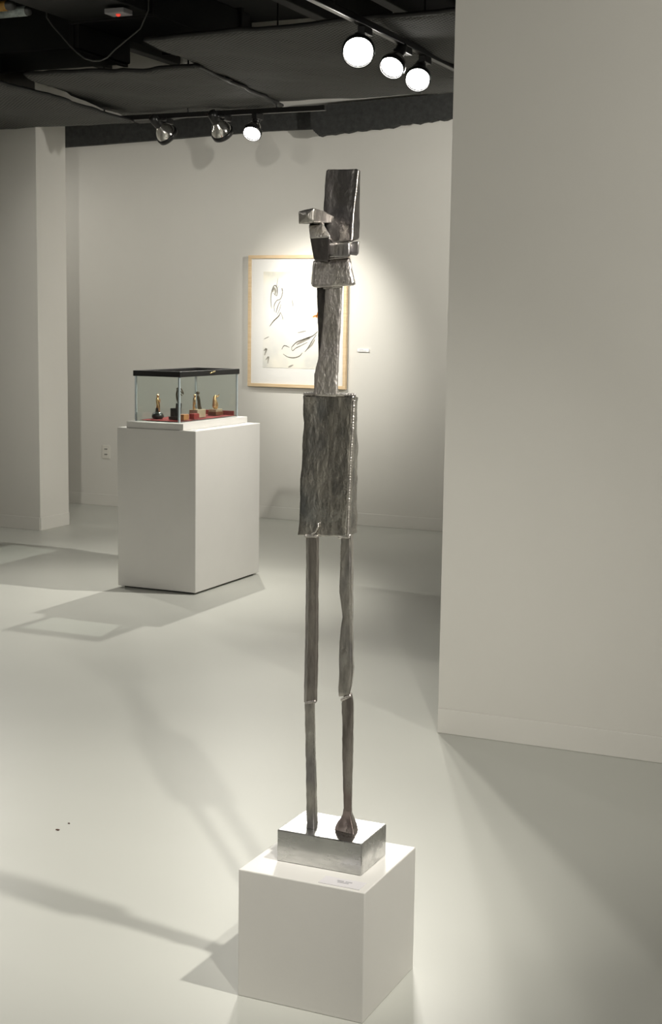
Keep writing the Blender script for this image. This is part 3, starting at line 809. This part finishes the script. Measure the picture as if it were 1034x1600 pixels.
# ---------------------------------------------------------------- forged metal figure
RINGS = {
    'torso': [[[-1.448,3.03,1.115],[-1.317,3.03,1.122],[-1.318,3.092,1.124],[-1.448,3.092,1.115]],[[-1.446,3.03,1.188],[-1.316,3.03,1.197],[-1.319,3.09,1.193],[-1.446,3.09,1.188]],[[-1.443,3.032,1.279],[-1.314,3.032,1.286],[-1.318,3.087,1.282],[-1.443,3.087,1.279]],[[-1.441,3.034,1.369],[-1.311,3.034,1.374],[-1.318,3.084,1.372],[-1.441,3.084,1.369]],[[-1.44,3.035,1.448],[-1.31,3.035,1.451],[-1.317,3.08,1.447],[-1.44,3.08,1.448]]],
    'neck': [[[-1.412,3.032,1.447],[-1.351,3.032,1.446],[-1.365,3.067,1.444],[-1.412,3.067,1.447]],[[-1.412,3.034,1.496],[-1.352,3.034,1.498],[-1.366,3.071,1.496],[-1.412,3.071,1.496]],[[-1.403,3.034,1.533],[-1.351,3.034,1.534],[-1.365,3.071,1.533],[-1.403,3.071,1.533]],[[-1.395,3.032,1.577],[-1.348,3.032,1.578],[-1.361,3.066,1.578],[-1.395,3.066,1.577]],[[-1.39,3.03,1.621],[-1.345,3.03,1.622],[-1.358,3.062,1.622],[-1.39,3.062,1.621]],[[-1.383,3.028,1.695],[-1.341,3.028,1.697],[-1.353,3.058,1.697],[-1.383,3.058,1.695]]],
    'neck_shade': [[[-1.422,3.062,1.473],[-1.4,3.062,1.473],[-1.408,3.082,1.472],[-1.422,3.082,1.473]],[[-1.413,3.058,1.532],[-1.391,3.058,1.533],[-1.4,3.08,1.532],[-1.413,3.08,1.532]],[[-1.413,3.056,1.577],[-1.385,3.056,1.577],[-1.394,3.08,1.577],[-1.413,3.08,1.577]],[[-1.414,3.054,1.621],[-1.381,3.054,1.621],[-1.391,3.079,1.621],[-1.414,3.079,1.621]],[[-1.416,3.05,1.697],[-1.374,3.05,1.699],[-1.385,3.078,1.699],[-1.416,3.078,1.697]]],
    'collar': [[[-1.41,3.018,1.693],[-1.305,3.018,1.699],[-1.329,3.078,1.701],[-1.443,3.078,1.701]],[[-1.409,3.02,1.725],[-1.313,3.02,1.729],[-1.335,3.075,1.731],[-1.44,3.075,1.73]],[[-1.406,3.022,1.755],[-1.321,3.022,1.762],[-1.342,3.072,1.765],[-1.435,3.072,1.759]]],
    'head_slab': [[[-1.366,3.012,1.792],[-1.311,3.012,1.796],[-1.315,3.067,1.806],[-1.366,3.067,1.792]],[[-1.391,3.03,1.835],[-1.318,3.03,1.834],[-1.32,3.08,1.84],[-1.391,3.08,1.835]],[[-1.399,3.042,1.874],[-1.32,3.042,1.873],[-1.321,3.078,1.877],[-1.399,3.078,1.874]],[[-1.397,3.046,1.917],[-1.317,3.046,1.916],[-1.318,3.068,1.919],[-1.397,3.068,1.917]],[[-1.396,3.05,1.961],[-1.315,3.05,1.96],[-1.316,3.064,1.96],[-1.396,3.064,1.961]]],
    'brow_bar': [[[-1.414,2.945,1.832],[-1.375,2.945,1.836],[-1.375,2.945,1.867],[-1.415,2.945,1.86]],[[-1.417,3.0,1.836],[-1.377,3.0,1.838],[-1.376,3.0,1.865],[-1.416,3.0,1.861]],[[-1.42,3.055,1.837],[-1.372,3.055,1.842],[-1.369,3.055,1.852],[-1.419,3.055,1.863]]],
    'cheek_block': [[[-1.395,2.99,1.754],[-1.36,2.99,1.75],[-1.385,3.05,1.752],[-1.395,3.05,1.754]],[[-1.397,2.982,1.778],[-1.354,2.982,1.779],[-1.38,3.042,1.782],[-1.397,3.042,1.778]],[[-1.4,2.978,1.804],[-1.35,2.978,1.805],[-1.378,3.043,1.809],[-1.4,3.043,1.804]],[[-1.408,2.99,1.821],[-1.368,2.99,1.822],[-1.391,3.045,1.826],[-1.408,3.045,1.821]],[[-1.413,2.998,1.836],[-1.38,2.998,1.837],[-1.401,3.048,1.84],[-1.413,3.048,1.836]]],
    'cheek_lit_facet': [[[-1.399,2.974,1.802],[-1.348,2.974,1.804],[-1.355,2.994,1.805],[-1.399,2.994,1.802]],[[-1.401,2.977,1.81],[-1.352,2.977,1.811],[-1.36,2.997,1.812],[-1.401,2.997,1.81]],[[-1.411,2.992,1.832],[-1.375,2.992,1.835],[-1.383,3.012,1.836],[-1.411,3.012,1.832]]],
    'jaw_block': [[[-1.372,3.0,1.761],[-1.312,3.0,1.762],[-1.332,3.05,1.764],[-1.372,3.05,1.761]],[[-1.37,3.0,1.777],[-1.31,3.0,1.777],[-1.331,3.05,1.779],[-1.37,3.05,1.777]],[[-1.367,3.0,1.794],[-1.312,3.0,1.794],[-1.333,3.05,1.797],[-1.367,3.05,1.794]]],
    'ear_block': [[[-1.317,3.012,1.767],[-1.297,3.012,1.769],[-1.312,3.052,1.771],[-1.317,3.052,1.767]],[[-1.316,3.012,1.782],[-1.295,3.012,1.783],[-1.312,3.054,1.785],[-1.316,3.054,1.782]],[[-1.314,3.012,1.796],[-1.295,3.012,1.797],[-1.312,3.056,1.8],[-1.314,3.056,1.796]]],
    'thigh_l': [[[-1.427,3.05,0.705],[-1.401,3.05,0.715],[-1.413,3.08,0.706],[-1.45,3.08,0.7]],[[-1.426,3.05,0.801],[-1.4,3.05,0.804],[-1.412,3.08,0.796],[-1.45,3.08,0.795]],[[-1.424,3.048,0.88],[-1.399,3.048,0.882],[-1.411,3.078,0.875],[-1.448,3.078,0.875]],[[-1.422,3.046,0.973],[-1.399,3.046,0.975],[-1.411,3.076,0.969],[-1.447,3.076,0.969]],[[-1.423,3.046,1.05],[-1.399,3.046,1.052],[-1.411,3.076,1.047],[-1.447,3.076,1.047]],[[-1.424,3.046,1.121],[-1.4,3.046,1.122],[-1.412,3.076,1.118],[-1.448,3.076,1.118]]],
    'shin_l': [[[-1.427,3.055,0.394],[-1.405,3.055,0.394],[-1.409,3.085,0.394],[-1.427,3.085,0.394]],[[-1.427,3.055,0.407],[-1.405,3.055,0.408],[-1.409,3.085,0.403],[-1.427,3.085,0.407]],[[-1.429,3.055,0.482],[-1.406,3.055,0.485],[-1.412,3.085,0.477],[-1.429,3.085,0.482]],[[-1.432,3.055,0.578],[-1.408,3.055,0.581],[-1.417,3.085,0.571],[-1.432,3.085,0.578]],[[-1.434,3.053,0.658],[-1.409,3.053,0.661],[-1.419,3.083,0.652],[-1.434,3.083,0.658]],[[-1.434,3.05,0.709],[-1.409,3.05,0.715],[-1.419,3.08,0.707],[-1.434,3.08,0.709]]],
    'thigh_r': [[[-1.343,3.045,0.735],[-1.314,3.045,0.744],[-1.327,3.08,0.734],[-1.343,3.08,0.735]],[[-1.343,3.044,0.759],[-1.309,3.044,0.765],[-1.322,3.079,0.755],[-1.343,3.079,0.759]],[[-1.343,3.044,0.796],[-1.306,3.044,0.801],[-1.317,3.079,0.792],[-1.343,3.079,0.796]],[[-1.343,3.044,0.869],[-1.31,3.044,0.872],[-1.32,3.079,0.864],[-1.343,3.079,0.869]],[[-1.335,3.042,0.929],[-1.311,3.042,0.931],[-1.321,3.077,0.924],[-1.335,3.077,0.929]],[[-1.344,3.042,0.99],[-1.312,3.042,0.993],[-1.321,3.077,0.987],[-1.344,3.077,0.99]],[[-1.342,3.04,1.043],[-1.313,3.04,1.045],[-1.321,3.075,1.039],[-1.342,3.075,1.043]],[[-1.341,3.04,1.128],[-1.315,3.04,1.129],[-1.323,3.075,1.124],[-1.341,3.075,1.128]]],
    'shin_r': [[[-1.327,3.052,0.454],[-1.307,3.052,0.457],[-1.317,3.08,0.447],[-1.327,3.08,0.454]],[[-1.332,3.052,0.536],[-1.307,3.052,0.539],[-1.318,3.082,0.529],[-1.332,3.082,0.536]],[[-1.333,3.05,0.599],[-1.306,3.05,0.603],[-1.317,3.082,0.593],[-1.333,3.082,0.599]],[[-1.334,3.05,0.656],[-1.306,3.05,0.659],[-1.317,3.082,0.65],[-1.334,3.082,0.656]],[[-1.337,3.05,0.719],[-1.307,3.05,0.728],[-1.318,3.082,0.722],[-1.337,3.082,0.719]],[[-1.331,3.05,0.74],[-1.311,3.05,0.749],[-1.321,3.078,0.741],[-1.331,3.078,0.74]]],
    'foot_r': [[[-1.359,3.072,0.394],[-1.305,3.063,0.394],[-1.306,3.095,0.394],[-1.358,3.1,0.394]],[[-1.357,3.07,0.406],[-1.304,3.061,0.406],[-1.306,3.093,0.406],[-1.355,3.098,0.406]],[[-1.345,3.06,0.424],[-1.306,3.056,0.427],[-1.311,3.088,0.425],[-1.342,3.09,0.424]],[[-1.331,3.054,0.445],[-1.308,3.053,0.447],[-1.317,3.082,0.446],[-1.33,3.082,0.445]],[[-1.328,3.052,0.462],[-1.3075,3.052,0.463],[-1.317,3.08,0.463],[-1.328,3.08,0.462]]],
}

def forged(name, rings, m, parent, rnd=0.16, amp=0.0022, freq=38.0, step=0.008, seed=0.0, dent=0.0, hollow=0.0):
    """loft a four-cornered bar with rounded edges through the rings and hammer its surface"""
    R = [[Vector(v) for v in r] for r in rings]
    cen = [sum(r, Vector()) / 4 for r in R]
    dense = []
    for i in range(len(R) - 1):
        n = max(2, int((cen[i + 1] - cen[i]).length / step))
        for k in range(n):
            t = k / n
            ts = t * t * (3 - 2 * t) * 0.5 + t * 0.5
            dense.append([R[i][q].lerp(R[i + 1][q], ts) for q in range(4)])
    dense.append(R[-1])
    # shrink a little at both ends so that the end edges are rounded
    def shrink(r, f, push):
        c = sum(r, Vector()) / 4
        return [c + (v - c) * f + push for v in r]
    ax0 = (cen[0] - cen[1]).normalized()
    ax1 = (cen[-1] - cen[-2]).normalized()
    e = 0.003
    dense = [shrink(dense[0], 0.90, ax0 * 0)] + [shrink(dense[0], 1.0, -ax0 * e)] + dense[1:-1] + [shrink(dense[-1], 1.0, -ax1 * e)] + [shrink(dense[-1], 0.90, ax1 * 0)]
    bm = bmesh.new()
    vr = []
    ne = 8                                           # points along each side
    for r in dense:
        ring = []
        sides = [(r[(q + 1) % 4] - r[q]) for q in range(4)]
        mn = min(min(s.length for s in (sides[0], sides[2])), min(s.length for s in (sides[1], sides[3])))
        rad = mn * rnd + 0.0012
        c = sum(r, Vector()) / 4
        for q in range(4):
            a, b = r[q], r[(q + 1) % 4]
            L_ = max((b - a).length, 1e-5)
            f0 = min(rad / L_, 0.45)
            for k in range(ne):
                t = f0 + (1 - 2 * f0) * k / (ne - 1)
                p = a.lerp(b, t)
                if hollow and q == 0:
                    p = p + (c - a.lerp(b, 0.5)).normalized() * hollow * math.sin(math.pi * t)
                ring.append(p)
            d = r[(q + 1) % 4]
            p0, p1 = a.lerp(b, 1 - f0), None
            nx = r[(q + 2) % 4]
            f1 = min(rad / max((nx - b).length, 1e-5), 0.45)
            p1 = b.lerp(nx, f1)
            ring.append((p0 + p1) / 2 * 0.42 + b * 0.58)
        out = []
        for p in ring:
            nrm = (p - c)
            nrm = nrm.normalized() if nrm.length > 1e-6 else Vector((0, 0, 1))
            dlt = amp * (noise.noise(p * freq + Vector((seed, 0, 0))) + 0.5 * noise.noise(p * freq * 2.3 + Vector((0, seed, 0))))
            if dent:
                s = noise.noise(Vector((p.x * 30 + seed, p.y * 30, p.z * 9)))
                dlt -= dent * max(0.0, s)
            out.append(bm.verts.new(p + nrm * dlt))
        vr.append(out)
    N_ = len(vr[0])
    for a, b in zip(vr, vr[1:]):
        for k in range(N_):
            bm.faces.new((a[k], a[(k + 1) % N_], b[(k + 1) % N_], b[k]))
    for ring, flip in ((vr[0], True), (vr[-1], False)):
        c = bm.verts.new(sum((v.co for v in ring), Vector()) / N_)
        for k in range(N_):
            bm.faces.new((ring[k], ring[(k + 1) % N_], c))
    o = link(name, bm, m, smooth=True)
    child(o, parent)
    return o

def weld(name, pts, rad, parent, m=None, seed=0.0):
    """lumpy weld bead along a polyline"""
    P = []
    for a, b in zip(pts, pts[1:]):
        a, b = Vector(a), Vector(b)
        n = max(2, int((b - a).length / 0.0022))
        P += [a.lerp(b, k / n) for k in range(n)]
    P.append(Vector(pts[-1]))
    R = [rad * (0.75 + 0.4 * abs(math.sin(i * 1.1 + seed)) + 0.25 * noise.noise(Vector((i * .7, seed, 0)))) for i in range(len(P))]
    o = link(name, tube(bmesh.new(), P, R, 8), m or M_STEELLIGHT, smooth=True)
    child(o, parent)
    return o

fig = empty('metal_figure_sculpture', (-1.373, 3.09, Ah))
child(link('base_block', B(-1.484, -1.262, 3.012, 3.167, Ah + 0.0004, 0.3965), M_ALU, bevel=0.0025, seg=3), fig)
forged('left_shin', RINGS['shin_l'], M_STEEL, fig, seed=1.0, amp=0.0014)
forged('left_thigh', RINGS['thigh_l'], M_STEELRUST, fig, seed=2.0, amp=0.0014)
forged('right_foot', RINGS['foot_r'], M_STEELRUST, fig, seed=3.0, amp=0.0010, rnd=0.10)
forged('right_shin', RINGS['shin_r'], M_STEELRUST, fig, seed=4.0, amp=0.0014)
forged('right_thigh', RINGS['thigh_r'], M_STEEL, fig, seed=5.0, amp=0.0014)
forged('torso', RINGS['torso'], M_TORSO, fig, seed=6.0, amp=0.0024, rnd=0.12, freq=30, dent=0.004, hollow=0.004)
forged('neck_shaded_face', RINGS['neck_shade'], M_STEELDARK, fig, seed=17.0, amp=0.001, rnd=0.10)  # neck's left face; its shade is painted as a darker steel bar
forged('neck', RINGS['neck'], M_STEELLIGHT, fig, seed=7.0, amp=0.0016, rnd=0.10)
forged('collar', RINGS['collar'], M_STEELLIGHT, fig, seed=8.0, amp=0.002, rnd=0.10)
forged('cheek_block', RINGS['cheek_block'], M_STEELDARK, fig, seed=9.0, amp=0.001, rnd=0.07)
forged('cheek_lit_facet', RINGS['cheek_lit_facet'], M_STEELLIGHT, fig, seed=19.0, amp=0.0006, rnd=0.07)  # cheek's sloped top; the light on it is painted with brighter steel
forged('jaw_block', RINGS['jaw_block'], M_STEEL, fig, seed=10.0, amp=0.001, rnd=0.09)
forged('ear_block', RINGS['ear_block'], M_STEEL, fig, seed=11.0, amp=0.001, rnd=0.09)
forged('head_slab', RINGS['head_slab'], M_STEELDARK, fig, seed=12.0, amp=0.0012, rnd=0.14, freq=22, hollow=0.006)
forged('brow_bar', RINGS['brow_bar'], M_STEEL, fig, seed=13.0, amp=0.001, rnd=0.08)
weld('weld_bead', [(-1.440, 3.040, 1.449), (-1.405, 3.036, 1.452), (-1.352, 3.034, 1.452), (-1.309, 3.040, 1.452)], 0.0035, fig, seed=.3)
weld('weld_bead', [(-1.427, 3.032, 1.117), (-1.395, 3.030, 1.119)], 0.0035, fig, seed=1.3)
weld('weld_bead', [(-1.344, 3.036, 1.120), (-1.316, 3.036, 1.122)], 0.0035, fig, seed=2.3)
weld('weld_bead', [(-1.432, 3.052, 0.708), (-1.404, 3.050, 0.716)], 0.0035, fig, seed=3.3)
weld('weld_bead', [(-1.336, 3.048, 0.728), (-1.312, 3.048, 0.742)], 0.004, fig, seed=4.3)
weld('weld_bead', [(-1.388, 3.030, 1.694), (-1.342, 3.030, 1.697)], 0.003, fig, seed=5.3)
weld('weld_bead', [(-1.400, 2.996, 1.838), (-1.378, 2.998, 1.839)], 0.003, fig, seed=6.3)
weld('weld_bead', [(-1.400, 3.018, 1.757), (-1.324, 3.018, 1.763)], 0.0025, fig, seed=7.3)
weld('weld_bead', [(-1.3175, 3.030, 1.124), (-1.3165, 3.030, 1.20), (-1.3145, 3.031, 1.286), (-1.311, 3.033, 1.374), (-1.3095, 3.034, 1.44)], 0.0030, fig, seed=8.3)
weld('weld_bead', [(-1.316, 3.026, 1.81), (-1.319, 3.031, 1.835), (-1.321, 3.042, 1.873), (-1.3175, 3.046, 1.916), (-1.3155, 3.050, 1.957)], 0.0018, fig, seed=9.3)
weld('weld_bead', [(-1.3955, 3.031, 1.150), (-1.393, 3.0295, 1.142), (-1.397, 3.0285, 1.134), (-1.400, 3.028, 1.128), (-1.410, 3.028, 1.122)], 0.0022, fig, seed=10.3)
tag(fig, 'tall slender welded steel figure on an aluminium block atop the low cube', 'sculpture')

# ---------------------------------------------------------------- small things on the floor
for k, (x, y, r, lb) in enumerate(((-2.587, 3.671, 0.005, 'tiny dark leaf speck on the open floor'), (-2.589, 3.735, 0.003, 'tinier dark speck behind the leaf speck on the floor'))):
    bm = bmesh.new()
    box(bm, x - r, x + r, y - r * 0.6, y + r * 0.6, 0.0003, 0.003)
    for v in bm.verts:
        v.co.x += random.uniform(-1, 1) * r * 0.4
        v.co.y += random.uniform(-1, 1) * r * 0.4
    tag(link('floor_speck', bm, M_SPECK), lb, 'debris')
